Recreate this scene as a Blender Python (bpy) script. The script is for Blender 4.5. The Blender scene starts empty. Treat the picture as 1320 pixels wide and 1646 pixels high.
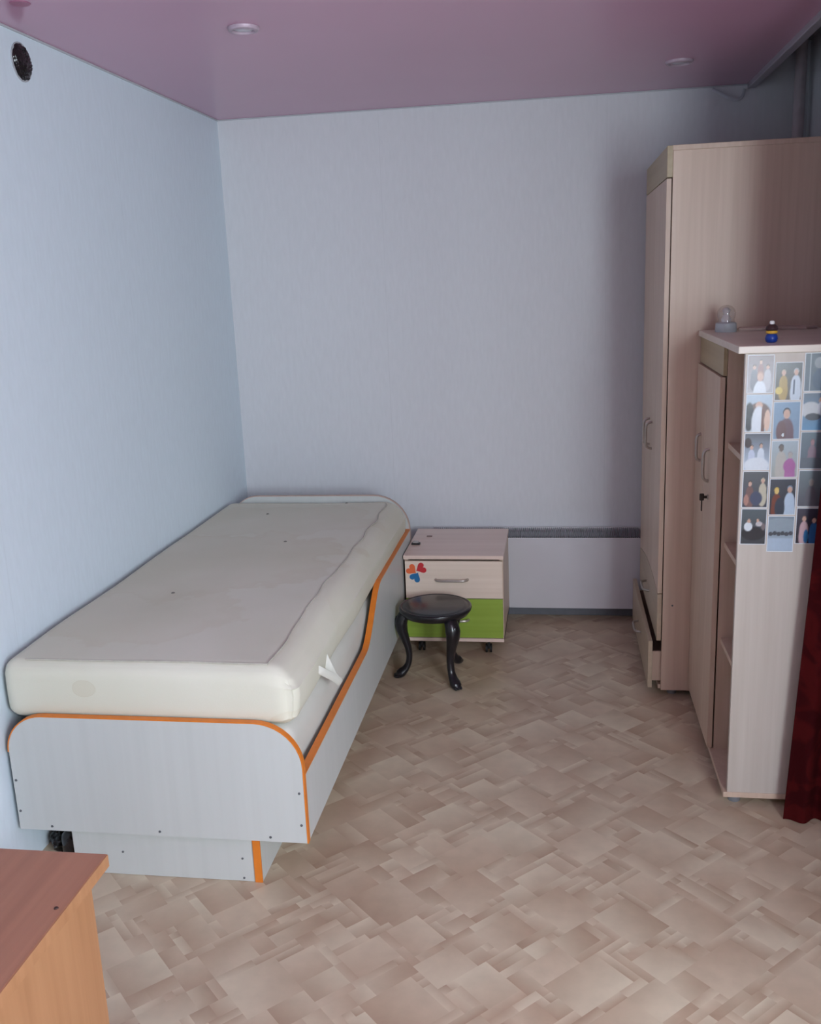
import bpy, bmesh, math, random
from mathutils import Vector, Matrix, noise
PI = math.pi
scene = bpy.context.scene
COL = scene.collection

# ------------------------------------------------------------------ camera
cam_data = bpy.data.cameras.new('camera')
cam = bpy.data.objects.new('camera', cam_data)
COL.objects.link(cam)
cam_data.sensor_fit = 'HORIZONTAL'
cam_data.sensor_width = 36.0
cam_data.lens = 1541.2 / 1320 * 36.0
cam_data.clip_start = 0.05
RR = [[0.98821347, -0.15305241, 0.00301647],
      [0.14787766, 0.95952533, 0.23967339],
      [-0.03957697, -0.23640241, 0.97084889]]
m = Matrix.Identity(4)
for i in range(3):
    m[i][0] = RR[i][0]; m[i][1] = RR[i][2]; m[i][2] = -RR[i][1]
m[0][3], m[1][3], m[2][3] = 1.62729, -4.76005, 1.72027
cam.matrix_world = m
scene.camera = cam

# ------------------------------------------------------------------ world, light, exposure
world = bpy.data.worlds.new('overcast_sky')
scene.world = world
world.use_nodes = True
bg = world.node_tree.nodes['Background']
bg.inputs[0].default_value = (0.72, 0.86, 1.0, 1)
bg.inputs[1].default_value = 1.0
scene.view_settings.view_transform = 'Standard'
scene.view_settings.look = 'None'
scene.view_settings.gamma = 1
scene.view_settings.use_curve_mapping = False
scene.view_settings.exposure = 0.1

def area_light(name, loc, rot, sx, sy, energy, color):
    l = bpy.data.lights.new(name, 'AREA')
    l.shape = 'RECTANGLE'; l.size = sx; l.size_y = sy
    l.energy = energy; l.color = color
    o = bpy.data.objects.new(name, l); COL.objects.link(o)
    o.location = loc; o.rotation_euler = rot
    return o
# daylight entering through the window behind the camera
area_light('window_daylight', (3.5, -5.62, 1.65), (PI/2, 0, 0), 2.05, 1.6, 262, (0.90, 0.97, 1.0))

# ------------------------------------------------------------------ material helpers
MATS = {}
def srgb(r, g, b):
    f = lambda c: (c/255/12.92) if c/255 <= .04045 else ((c/255+.055)/1.055)**2.4
    return (f(r), f(g), f(b), 1)

def base_mat(name):
    m = bpy.data.materials.new(name); m.use_nodes = True
    nt = m.node_tree
    return m, nt, nt.nodes['Principled BSDF']

def plain(name, col, rough=.5, metal=0, var=.06, scale=30, bump=0.0, bscale=200, coat=0, stretch=None):
    """colour with a little procedural variation and optional fine relief"""
    if name in MATS: return MATS[name]
    m, nt, b = base_mat(name)
    N, L = nt.nodes, nt.links
    tc = N.new('ShaderNodeTexCoord'); mp = N.new('ShaderNodeMapping')
    L.new(tc.outputs['Object'], mp.inputs[0])
    if stretch: mp.inputs['Scale'].default_value = stretch
    nz = N.new('ShaderNodeTexNoise'); nz.inputs['Scale'].default_value = scale; nz.inputs['Detail'].default_value = 4
    L.new(mp.outputs[0], nz.inputs['Vector'])
    rp = N.new('ShaderNodeValToRGB')
    rp.color_ramp.elements[0].position = .3; rp.color_ramp.elements[1].position = .7
    rp.color_ramp.elements[0].color = tuple(c*(1-var) for c in col[:3])+(1,)
    rp.color_ramp.elements[1].color = tuple(min(1, c*(1+var)) for c in col[:3])+(1,)
    L.new(nz.outputs[0], rp.inputs[0]); L.new(rp.outputs[0], b.inputs['Base Color'])
    b.inputs['Roughness'].default_value = rough; b.inputs['Metallic'].default_value = metal
    b.inputs['Coat Weight'].default_value = coat
    if bump:
        n2 = N.new('ShaderNodeTexNoise'); n2.inputs['Scale'].default_value = bscale; n2.inputs['Detail'].default_value = 3
        L.new(mp.outputs[0], n2.inputs['Vector'])
        bp = N.new('ShaderNodeBump'); bp.inputs['Strength'].default_value = bump; bp.inputs['Distance'].default_value = .002
        L.new(n2.outputs[0], bp.inputs['Height']); L.new(bp.outputs[0], b.inputs['Normal'])
    MATS[name] = m
    return m

def laminate(name, c1, c2, axis='z', rough=.42, wide=9, fine=60):
    """printed wood laminate: broad bands and fine grain running along one axis"""
    if name in MATS: return MATS[name]
    m, nt, b = base_mat(name)
    N, L = nt.nodes, nt.links
    tc = N.new('ShaderNodeTexCoord')
    def nz(scale, ratio, det):
        mp = N.new('ShaderNodeMapping'); s = [scale]*3; s['xyz'.index(axis)] = scale*ratio
        mp.inputs['Scale'].default_value = s
        L.new(tc.outputs['Object'], mp.inputs[0])
        n = N.new('ShaderNodeTexNoise'); n.inputs['Scale'].default_value = 1; n.inputs['Detail'].default_value = det
        L.new(mp.outputs[0], n.inputs['Vector']); return n
    a = nz(wide, .06, 2); c = nz(fine, .025, 5)
    mx = N.new('ShaderNodeMath'); mx.operation = 'MULTIPLY_ADD'
    L.new(c.outputs[0], mx.inputs[0]); mx.inputs[1].default_value = .55
    ml = N.new('ShaderNodeMath'); ml.operation = 'MULTIPLY'; ml.inputs[1].default_value = .45
    L.new(a.outputs[0], ml.inputs[0]); L.new(ml.outputs[0], mx.inputs[2])
    rp = N.new('ShaderNodeValToRGB')
    rp.color_ramp.elements[0].position = .33; rp.color_ramp.elements[1].position = .67
    rp.color_ramp.elements[0].color = c1; rp.color_ramp.elements[1].color = c2
    L.new(mx.outputs[0], rp.inputs[0]); L.new(rp.outputs[0], b.inputs['Base Color'])
    b.inputs['Roughness'].default_value = rough
    MATS[name] = m
    return m

def wallpaper(name, col, across):
    """embossed pale wallpaper: fine vertical relief, faint joints between strips"""
    m, nt, b = base_mat(name)
    N, L = nt.nodes, nt.links
    tc = N.new('ShaderNodeTexCoord'); sp = N.new('ShaderNodeSeparateXYZ')
    L.new(tc.outputs['Object'], sp.inputs[0])
    fr = N.new('ShaderNodeMath'); fr.operation = 'PINGPONG'; fr.inputs[1].default_value = .53
    ad = N.new('ShaderNodeMath'); ad.operation = 'ADD'; ad.inputs[1].default_value = 10.11
    L.new(sp.outputs[across], ad.inputs[0]); L.new(ad.outputs[0], fr.inputs[0])
    st = N.new('ShaderNodeMath'); st.operation = 'LESS_THAN'; st.inputs[1].default_value = .0016
    L.new(fr.outputs[0], st.inputs[0])
    mp = N.new('ShaderNodeMapping'); mp.inputs['Scale'].default_value = (60, 60, 14)
    L.new(tc.outputs['Object'], mp.inputs[0])
    n = N.new('ShaderNodeTexNoise'); n.inputs['Scale'].default_value = 1; n.inputs['Detail'].default_value = 5
    L.new(mp.outputs[0], n.inputs['Vector'])
    rp = N.new('ShaderNodeValToRGB')
    rp.color_ramp.elements[0].position = .3; rp.color_ramp.elements[1].position = .7
    rp.color_ramp.elements[0].color = tuple(c*.955 for c in col[:3])+(1,); rp.color_ramp.elements[1].color = col
    L.new(n.outputs[0], rp.inputs[0])
    mx = N.new('ShaderNodeMixRGB'); mx.blend_type = 'MULTIPLY'; mx.inputs[2].default_value = (.95, .95, .95, 1)
    L.new(st.outputs[0], mx.inputs[0]); L.new(rp.outputs[0], mx.inputs[1]); L.new(mx.outputs[0], b.inputs['Base Color'])
    b.inputs['Roughness'].default_value = .75
    bp = N.new('ShaderNodeBump'); bp.inputs['Strength'].default_value = .25; bp.inputs['Distance'].default_value = .002
    L.new(n.outputs[0], bp.inputs['Height']); L.new(bp.outputs[0], b.inputs['Normal'])
    return m

def vcol_mat(name, rough=.4, coat=0, noise_amt=.12, nscale=14):
    """printed sheet: the print is in a colour attribute, plus fine mottling"""
    m, nt, b = base_mat(name)
    N, L = nt.nodes, nt.links
    at = N.new('ShaderNodeAttribute'); at.attribute_name = 'Col'
    tc = N.new('ShaderNodeTexCoord')
    n = N.new('ShaderNodeTexNoise'); n.inputs['Scale'].default_value = nscale; n.inputs['Detail'].default_value = 6
    L.new(tc.outputs['Object'], n.inputs['Vector'])
    rp = N.new('ShaderNodeValToRGB')
    rp.color_ramp.elements[0].position = .3; rp.color_ramp.elements[1].position = .7
    a = 1-noise_amt
    rp.color_ramp.elements[0].color = (a, a, a, 1); rp.color_ramp.elements[1].color = (1, 1, 1, 1)
    L.new(n.outputs[0], rp.inputs[0])
    mx = N.new('ShaderNodeMixRGB'); mx.blend_type = 'MULTIPLY'; mx.inputs[0].default_value = 1
    L.new(at.outputs['Color'], mx.inputs[1]); L.new(rp.outputs[0], mx.inputs[2])
    L.new(mx.outputs[0], b.inputs['Base Color'])
    b.inputs['Roughness'].default_value = rough; b.inputs['Coat Weight'].default_value = coat
    return m

def ticking(name):
    """off-white mattress cloth with a few tide-marked stains"""
    m, nt, b = base_mat(name)
    N, L = nt.nodes, nt.links
    tc = N.new('ShaderNodeTexCoord')
    n0 = N.new('ShaderNodeTexNoise'); n0.inputs['Scale'].default_value = 7; n0.inputs['Detail'].default_value = 5
    L.new(tc.outputs['Object'], n0.inputs['Vector'])
    fac = None
    # (centre, radii, strength, rim)
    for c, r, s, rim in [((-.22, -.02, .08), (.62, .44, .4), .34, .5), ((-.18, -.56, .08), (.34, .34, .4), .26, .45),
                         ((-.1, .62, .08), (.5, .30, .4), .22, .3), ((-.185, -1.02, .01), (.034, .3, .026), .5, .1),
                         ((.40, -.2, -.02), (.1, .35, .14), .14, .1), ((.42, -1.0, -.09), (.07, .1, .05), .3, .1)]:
        vs = N.new('ShaderNodeVectorMath'); vs.operation = 'SUBTRACT'; vs.inputs[1].default_value = c
        L.new(tc.outputs['Object'], vs.inputs[0])
        vd = N.new('ShaderNodeVectorMath'); vd.operation = 'DIVIDE'; vd.inputs[1].default_value = r
        L.new(vs.outputs[0], vd.inputs[0])
        ln = N.new('ShaderNodeVectorMath'); ln.operation = 'LENGTH'; L.new(vd.outputs[0], ln.inputs[0])
        ad = N.new('ShaderNodeMath'); ad.operation = 'MULTIPLY_ADD'; ad.inputs[1].default_value = 1.1; L.new(n0.outputs[0], ad.inputs[0])
        L.new(ln.outputs['Value'], ad.inputs[2])
        rp = N.new('ShaderNodeValToRGB'); cr = rp.color_ramp
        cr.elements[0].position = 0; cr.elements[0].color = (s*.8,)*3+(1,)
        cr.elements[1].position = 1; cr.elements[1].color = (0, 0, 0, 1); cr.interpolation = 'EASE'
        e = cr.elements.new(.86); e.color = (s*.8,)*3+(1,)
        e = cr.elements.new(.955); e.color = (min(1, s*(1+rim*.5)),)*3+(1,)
        sc = N.new('ShaderNodeMath'); sc.operation = 'MULTIPLY'; sc.inputs[1].default_value = .64
        L.new(ad.outputs[0], sc.inputs[0]); L.new(sc.outputs[0], rp.inputs[0])
        if fac is None: fac = rp.outputs[0]
        else:
            mx = N.new('ShaderNodeMath'); mx.operation = 'MAXIMUM'
            L.new(fac, mx.inputs[0]); L.new(rp.outputs[0], mx.inputs[1]); fac = mx.outputs[0]
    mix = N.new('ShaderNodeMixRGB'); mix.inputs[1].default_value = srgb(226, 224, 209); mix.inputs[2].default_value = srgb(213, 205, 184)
    L.new(fac, mix.inputs[0])
    mot = N.new('ShaderNodeTexNoise'); mot.inputs['Scale'].default_value = 2.2; mot.inputs['Detail'].default_value = 3
    L.new(tc.outputs['Object'], mot.inputs['Vector'])
    rp = N.new('ShaderNodeValToRGB'); rp.color_ramp.elements[0].position = .35; rp.color_ramp.elements[1].position = .65
    rp.color_ramp.elements[0].color = (.93, .93, .9, 1); rp.color_ramp.elements[1].color = (1, 1, 1, 1)
    L.new(mot.outputs[0], rp.inputs[0])
    mu = N.new('ShaderNodeMixRGB'); mu.blend_type = 'MULTIPLY'; mu.inputs[0].default_value = 1
    L.new(mix.outputs[0], mu.inputs[1]); L.new(rp.outputs[0], mu.inputs[2]); L.new(mu.outputs[0], b.inputs['Base Color'])
    b.inputs['Roughness'].default_value = .85
    wv = N.new('ShaderNodeTexNoise'); wv.inputs['Scale'].default_value = 260
    L.new(tc.outputs['Object'], wv.inputs['Vector'])
    bp = N.new('ShaderNodeBump'); bp.inputs['Strength'].default_value = .2; bp.inputs['Distance'].default_value = .001
    L.new(wv.outputs[0], bp.inputs['Height']); L.new(bp.outputs[0], b.inputs['Normal'])
    return m

def damask(name):
    """dark red curtain cloth with a woven tone-on-tone figure"""
    m, nt, b = base_mat(name)
    N, L = nt.nodes, nt.links
    tc = N.new('ShaderNodeTexCoord')
    n0 = N.new('ShaderNodeTexNoise'); n0.inputs['Scale'].default_value = 6; n0.inputs['Detail'].default_value = 2
    n0.inputs['Distortion'].default_value = 2.5
    L.new(tc.outputs['Object'], n0.inputs['Vector'])
    rp = N.new('ShaderNodeValToRGB'); cr = rp.color_ramp
    cr.elements[0].position = .46; cr.elements[1].position = .56
    cr.elements[0].color = srgb(52, 5, 9); cr.elements[1].color = srgb(70, 12, 14)
    L.new(n0.outputs[0], rp.inputs[0]); L.new(rp.outputs[0], b.inputs['Base Color'])
    b.inputs['Roughness'].default_value = .9; b.inputs['Specular IOR Level'].default_value = .1
    return m

def thin_glass(name, tint=(.95, .98, 1, 1), gloss=.08):
    m = bpy.data.materials.new(name); m.use_nodes = True
    nt = m.node_tree; N, L = nt.nodes, nt.links
    N.remove(N['Principled BSDF'])
    t = N.new('ShaderNodeBsdfTransparent'); t.inputs[0].default_value = tint
    g = N.new('ShaderNodeBsdfGlossy'); g.inputs['Roughness'].default_value = .03
    x = N.new('ShaderNodeMixShader'); x.inputs[0].default_value = gloss
    L.new(t.outputs[0], x.inputs[1]); L.new(g.outputs[0], x.inputs[2])
    L.new(x.outputs[0], N['Material Output'].inputs[0])
    return m

WARM = laminate('beige_laminate', srgb(200, 174, 154), srgb(216, 192, 173))
WARM_LIT = laminate('beige_laminate_lit', srgb(226, 200, 186), srgb(240, 217, 204), axis='x', rough=.3)  # lighter copy of the beige for flat boards, light from above painted in
DRAWER_LAM = laminate('drawer_laminate', srgb(176, 157, 134), srgb(192, 173, 150), axis='y')
OLIVE = laminate('olive_laminate', srgb(168, 150, 118), srgb(184, 167, 135), axis='y')
WHITE_LAM = laminate('pale_grey_laminate', srgb(199, 202, 200), srgb(205, 208, 206), fine=40, wide=5)
BED_SIDE = WHITE_LAM
CREAM = laminate('cream_laminate', srgb(226, 206, 188), srgb(240, 222, 206), axis='x')
GREEN = laminate('green_laminate', srgb(138, 165, 58), srgb(154, 180, 72), axis='x')
BEECH = laminate('beech_laminate', srgb(166, 118, 80), srgb(184, 136, 96), wide=14)
BEECH_SHEEN = laminate('beech_sheen_laminate', srgb(160, 108, 82), srgb(180, 126, 97), axis='y', rough=.35, wide=14)  # beech with the pinkish-brown sheen of the desk top painted into its colour
ORANGE = plain('orange_edge_band', srgb(226, 128, 42), .4, var=.05)
DARK_EDGE = plain('dark_hole', srgb(30, 22, 20), .9, var=.1)
STEEL = plain('brushed_steel', srgb(178, 170, 162), .38, metal=.6, var=.05)
BLACK_WOOD = plain('black_lacquer', srgb(24, 23, 29), .28, var=.25, scale=12, bump=.15, bscale=60, coat=.2)
BLACK_RUB = plain('black_rubber', srgb(22, 21, 22), .55, var=.1)
GREY_PLASTIC = plain('grey_plastic', srgb(128, 130, 136), .5, var=.04)
WHITE_METAL = plain('white_enamel', srgb(214, 213, 218), .4, var=.02, scale=6)
SCREW = plain('screw_cap_grey', srgb(98, 100, 104), .5, var=.08)
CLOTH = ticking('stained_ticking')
CLOTH2 = plain('white_ticking', srgb(214, 213, 205), .85, var=.04, scale=5, bump=.2, bscale=240)
SEAM = plain('seam_thread', srgb(190, 186, 174), .9, var=.08, scale=60)
PAPER_W = plain('photo_paper_white', srgb(224, 230, 236), .35, var=.02)

# ------------------------------------------------------------------ geometry helpers
WLOC = {}
def add_box(bm, x0, x1, y0, y1, z0, z1, bev=0.0, seg=2):
    g = bmesh.ops.create_cube(bm, size=1.0)
    vs = g['verts']
    for v in vs:
        v.co = Vector(((x0+x1)/2+v.co.x*(x1-x0), (y0+y1)/2+v.co.y*(y1-y0), (z0+z1)/2+v.co.z*(z1-z0)))
    if bev:
        es = list({e for v in vs for e in v.link_edges})
        bmesh.ops.bevel(bm, geom=es, offset=bev, segments=seg, affect='EDGES', profile=.5)
    return bm

def box(*a, **k):
    return add_box(bmesh.new(), *a, **k)

def add_prism(bm, pts, axis, a0, a1):
    """extrude a 2D outline (counted in the two other axes) along an axis"""
    def P(u, v, a):
        return {'x': (a, u, v), 'y': (u, a, v), 'z': (u, v, a)}[axis]
    A = [bm.verts.new(P(u, v, a0)) for u, v in pts]
    B = [bm.verts.new(P(u, v, a1)) for u, v in pts]
    n = len(pts)
    bm.faces.new(A); bm.faces.new(B[::-1])
    for i in range(n):
        bm.faces.new((A[i], B[i], B[(i+1) % n], A[(i+1) % n]))
    bmesh.ops.recalc_face_normals(bm, faces=bm.faces)
    return bm

def add_tube(bm, pts, rad, n=8, cap=True, flat=None):
    pts = [Vector(p) for p in pts]
    if not hasattr(rad, '__len__'): rad = [rad]*len(pts)
    T = []
    for i in range(len(pts)):
        a = pts[max(i-1, 0)]; b = pts[min(i+1, len(pts)-1)]
        T.append((b-a).normalized())
    up = Vector((0, 0, 1)) if abs(T[0].z) < .9 else Vector((1, 0, 0))
    u = T[0].cross(up).normalized(); rings = []
    for i, p in enumerate(pts):
        u = (u - T[i]*u.dot(T[i])).normalized(); w = T[i].cross(u)
        r = rad[i]
        ru, rw = (r if hasattr(r, '__len__') else (r, r))
        rings.append([bm.verts.new(p+u*math.cos(2*PI*k/n)*ru+w*math.sin(2*PI*k/n)*rw) for k in range(n)])
    for a, b in zip(rings, rings[1:]):
        for k in range(n):
            bm.faces.new((a[k], a[(k+1) % n], b[(k+1) % n], b[k]))
    if cap:
        bm.faces.new(rings[0][::-1]); bm.faces.new(rings[-1])
    bmesh.ops.recalc_face_normals(bm, faces=bm.faces)
    return bm

def add_lathe(bm, prof, c, n=40, sx=1, sy=1):
    rings = []
    for r, z in prof:
        if r < 1e-6: rings.append([bm.verts.new((c[0], c[1], c[2]+z))])
        else: rings.append([bm.verts.new((c[0]+sx*r*math.cos(2*PI*k/n), c[1]+sy*r*math.sin(2*PI*k/n), c[2]+z)) for k in range(n)])
    for a, b in zip(rings, rings[1:]):
        for k in range(n):
            q = [a[k % len(a)], a[(k+1) % len(a)], b[(k+1) % len(b)], b[k % len(b)]]
            q = list(dict.fromkeys(q))
            if len(q) > 2: bm.faces.new(q)
    bmesh.ops.recalc_face_normals(bm, faces=bm.faces)
    return bm

def catmull(pts, n=6):
    pts = [Vector(p) for p in pts]; out = []
    P = [pts[0]*2-pts[1]]+pts+[pts[-1]*2-pts[-2]]
    for i in range(1, len(P)-2):
        for k in range(n):
            t = k/n
            out.append(.5*((2*P[i])+(P[i+1]-P[i-1])*t+(2*P[i-1]-5*P[i]+4*P[i+1]-P[i+2])*t*t+(-P[i-1]+3*P[i]-3*P[i+1]+P[i+2])*t**3))
    out.append(pts[-1]); return out

def obj(name, bm, mat, parent=None, smooth=False, label=None):
    me = bpy.data.meshes.new(name)
    bm.to_mesh(me); bm.free()
    lo = Vector([min(v.co[i] for v in me.vertices) for i in range(3)])
    hi = Vector([max(v.co[i] for v in me.vertices) for i in range(3)])
    c = (lo+hi)/2
    me.transform(Matrix.Translation(-c))
    if smooth:
        for p in me.polygons: p.use_smooth = True
        me.set_sharp_from_angle(angle=math.radians(40))
    me.materials.append(mat)
    o = bpy.data.objects.new(name, me); COL.objects.link(o)
    if parent is not None:
        o.parent = parent; o.location = c-WLOC[parent]
    else: o.location = c
    WLOC[o] = c
    if label: o['label'] = label
    return o

def thing(name, label, cat, loc, group=None):
    o = bpy.data.objects.new(name, None); COL.objects.link(o)
    o.empty_display_size = .05
    o.location = loc; WLOC[o] = Vector(loc)
    o['label'] = label; o['category'] = cat
    if group: o['group'] = group
    return o

def tag(o, label, cat, group=None):
    o['label'] = label; o['category'] = cat
    if group: o['group'] = group
    return o

def struct(o, label=None, cat=None):
    o['kind'] = 'structure'
    if label: o['label'] = label
    if cat: o['category'] = cat
    return o

# ------------------------------------------------------------------ the room
XR, XN, YN, YF = 2.72, 5.0, -3.7, -5.45     # niche right wall, near right wall, unseen end of right wall extended to block window light, window wall
HC, HU = 2.5, 2.66                           # stretch ceiling, slab above it
WX = 2.458                                   # edge of the stretch ceiling over the niche
PAPER_L = wallpaper('pale_blue_wallpaper', srgb(221, 234, 243), 'Y')
PAPER_B = wallpaper('pale_lilac_wallpaper', srgb(222, 224, 228), 'X')

# floor: printed linoleum, one sheet whose print is a weave of overlapping rectangles set at 45 degrees
def build_floor():
    rnd = random.Random(11)
    g = .0262
    bm = bmesh.new()
    lay = bm.loops.layers.float_color.new('Col')
    n = 390; h = n//2
    used = [[False]*n for _ in range(n)]
    cx, cy = 1.9, -2.8
    s = math.sqrt(.5)
    def W(i, j):
        a, b = (i-h)*g, (j-h)*g
        return (cx+(a-b)*s, cy+(a+b)*s, 0)
    big = [(6, 6), (5, 6), (6, 5), (5, 4), (4, 5), (5, 5), (7, 5)]
    mid = [(4, 4), (3, 5), (5, 3), (3, 4), (4, 3), (2, 5), (5, 2), (6, 2), (2, 6), (3, 3)]
    sml = [(1, 4), (4, 1), (2, 2), (1, 3), (3, 1), (2, 3), (3, 2), (1, 5), (5, 1)]
    tny = [(1, 1), (1, 2), (2, 1)]
    order = []
    rects = []
    def fits(i, j, w, hh):
        if i+w > n or j+hh > n: return False
        return not any(used[a][b] for a in range(i, i+w) for b in range(j, j+hh))
    def place(i, j, w, hh):
        for a in range(i, i+w):
            for b in range(j, j+hh): used[a][b] = True
        rects.append((i, j, w, hh))
    # sparse big squares first, then fill
    cand = [(i, j) for i in range(n) for j in range(n)]
    rnd.shuffle(cand)
    for i, j in cand[:9000]:
        w, hh = rnd.choice(big)
        if fits(i, j, w, hh): place(i, j, w, hh)
    for i, j in cand[9000:42000]:
        w, hh = rnd.choice(mid)
        if fits(i, j, w, hh): place(i, j, w, hh)
    for i in range(n):
        for j in range(n):
            if used[i][j]: continue
            opts = sml[:]; rnd.shuffle(opts)
            for w, hh in opts+tny:
                if fits(i, j, w, hh): place(i, j, w, hh); break
    lightc = Vector(srgb(222, 209, 184)[:3]); darkc = Vector(srgb(178, 151, 127)[:3]); pink = Vector(srgb(203, 178, 154)[:3])
    for i, j, w, hh in rects:
        P = [W(i, j), W(i+w, j), W(i+w, j+hh), W(i, j+hh)]
        if not any(-.3 < p[0] < XN+.3 and YF-.3 < p[1] < .3 for p in P): continue
        f = bm.faces.new([bm.verts.new(p) for p in P])
        area = w*hh
        lvl = rnd.uniform(.12, .78) + (.10 if area > 14 else 0) + (.06 if area < 4 else 0)
        gx, gy = rnd.choice([(.44, .1), (-.38, .12), (.1, .44), (.12, -.38), (.32, .32), (-.3, -.26)])
        pk = rnd.random()*.5
        for l, (u, v) in zip(f.loops, [(-.5, -.5), (.5, -.5), (.5, .5), (-.5, .5)]):
            t = max(0, min(1, lvl+gx*u*1.5+gy*v*1.5))
            c = darkc.lerp(lightc, t).lerp(pink, pk)
            l[lay] = (c.x, c.y, c.z, 1)
    bmesh.ops.remove_doubles(bm, verts=bm.verts, dist=1e-5)
    for co, no in [((0, 0, 0), (-1, 0, 0)), ((XN, 0, 0), (1, 0, 0)), ((0, 0, 0), (0, 1, 0)), ((0, YF, 0), (0, -1, 0))]:
        bmesh.ops.bisect_plane(bm, geom=bm.verts[:]+bm.edges[:]+bm.faces[:], plane_co=co, plane_no=no, clear_outer=True)
    return bm
floor = obj('floor', build_floor(), vcol_mat('printed_linoleum', rough=.42, noise_amt=.1, nscale=18))
struct(floor, 'brown linoleum floor printed with overlapping rectangles', 'floor')
sub = obj('floor_slab', box(-.1, XN+.1, YF-.1, .1, -.1, -.002), plain('screed', srgb(120, 112, 104), .9))
struct(sub)

CEIL = None
def ceiling_mat():
    m, nt, b = base_mat('pink_stretch_film')
    N, L = nt.nodes, nt.links
    tc = N.new('ShaderNodeTexCoord'); n = N.new('ShaderNodeTexNoise'); n.inputs['Scale'].default_value = 1.3
    L.new(tc.outputs['Object'], n.inputs['Vector'])
    rp = N.new('ShaderNodeValToRGB')
    rp.color_ramp.elements[0].color = srgb(196, 146, 172); rp.color_ramp.elements[1].color = srgb(206, 156, 182)
    L.new(n.outputs[0], rp.inputs[0]); L.new(rp.outputs[0], b.inputs['Base Color'])
    b.inputs['Roughness'].default_value = .22; b.inputs['IOR'].default_value = 1.45
    return m
bm = bmesh.new()
add_prism(bm, [(0, 0), (WX, 0), (WX, -1.95), (XR, -1.95), (XR, YN), (XN, YN), (XN, YF), (0, YF)], 'z', HC, HC+.012)
ceiling = struct(obj('ceiling', bm, ceiling_mat()), 'glossy pink stretch ceiling', 'ceiling')
slab = struct(obj('ceiling_slab', box(-.1, XN+.1, YF-.1, .1, HU, HU+.1), plain('bare_plaster', srgb(150, 150, 154), .9)))

wl = struct(obj('wall_left', box(-.1, 0, YF-.1, .1, 0, HU), PAPER_L), 'pale blue papered wall beside the bed', 'wall')
wb = struct(obj('wall_back', box(0, XR, 0, .1, 0, HU), PAPER_B), 'pale papered wall behind the bed and nightstand', 'wall')
wr = struct(obj('wall_right', box(XR, XR+.1, YN, .1, 0, HU), PAPER_B), 'wall behind the wardrobe', 'wall')  # unseen stretch forward of the curtain added to shade the right side
wt = struct(obj('wall_return', box(XR+.1, XN+.1, YN, YN+.1, 0, HU), PAPER_B))
wn = struct(obj('wall_near', box(XN, XN+.1, YF-.1, YN, 0, HU), PAPER_L))
# window wall behind the camera, with its opening
WX0, WX1, WZ0, WZ1 = 2.5, 4.5, .85, 2.42
bm = bmesh.new()
add_box(bm, 0, WX0, YF-.1, YF, 0, HU); add_box(bm, WX1, XN, YF-.1, YF, 0, HU)
add_box(bm, WX0, WX1, YF-.1, YF, 0, WZ0); add_box(bm, WX0, WX1, YF-.1, YF, WZ1, HU)
struct(obj('wall_front', bm, PAPER_B))
bm = bmesh.new()
for a in [(WX0, WX0+.06, WZ0, WZ1), (WX1-.06, WX1, WZ0, WZ1), (WX0+.06, WX1-.06, WZ0, WZ0+.06), (WX0+.06, WX1-.06, WZ1-.06, WZ1), (3.47, 3.53, WZ0+.06, WZ1-.06)]:
    add_box(bm, a[0], a[1], YF-.08, YF-.02, a[2], a[3], .004)
win = struct(obj('window_1', bm, WHITE_METAL))
GLASS = thin_glass('window_glass')
for x0, x1 in ((WX0+.06, 3.47), (3.53, WX1-.06)):
    obj('pane', box(x0, x1, YF-.053, YF-.047, WZ0+.06, WZ1-.06), GLASS, win)

# baseboard and the slim ceiling mouldings
struct(obj('baseboard_back', box(0, 2.03, -.014, 0, 0, .038, .003), plain('grey_skirting', srgb(112, 114, 122), .5)), 'low grey skirting under the heater', 'baseboard')
TRIM = plain('white_ceiling_bead', srgb(190, 192, 198), .5, var=.03)
struct(obj('trim_1', box(0, .006, YF, -.006, HC-.006, HC, .001), TRIM))
struct(obj('trim_2', box(0, WX, -.006, 0, HC-.006, HC, .001), TRIM))
struct(obj('trim_3', box(WX, WX+.035, -1.95, -.012, HC-.022, HC+.012, .004), plain('silver_profile', srgb(170, 166, 176), .35, metal=.3, var=.03)), 'pale profile along the open edge of the pink ceiling', 'trim')

# ------------------------------------------------------------------ bed
BX0, BX1 = .018, .914
YB0, YB1 = -2.39, -.31
bed = thing('bed', 'pale laminate single bed with orange edging along the left wall', 'bed', ((BX0+BX1)/2, (YB0+YB1)/2, 0))

def arch_outline(x0, x1, z0, z1, rl, rr, n=10, el=1, er=1):
    pts = [(x0, z0)]
    for k in range(n+1):
        a = PI-(PI/2)*k/n
        pts.append((x0+rl+rl*math.cos(a), z1-rl*el+rl*el*math.sin(a)))
    for k in range(n+1):
        a = PI/2-(PI/2)*k/n
        pts.append((x1-rr+rr*math.cos(a), z1-rr*er+rr*er*math.sin(a)))
    pts.append((x1, z0))
    return pts

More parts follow.
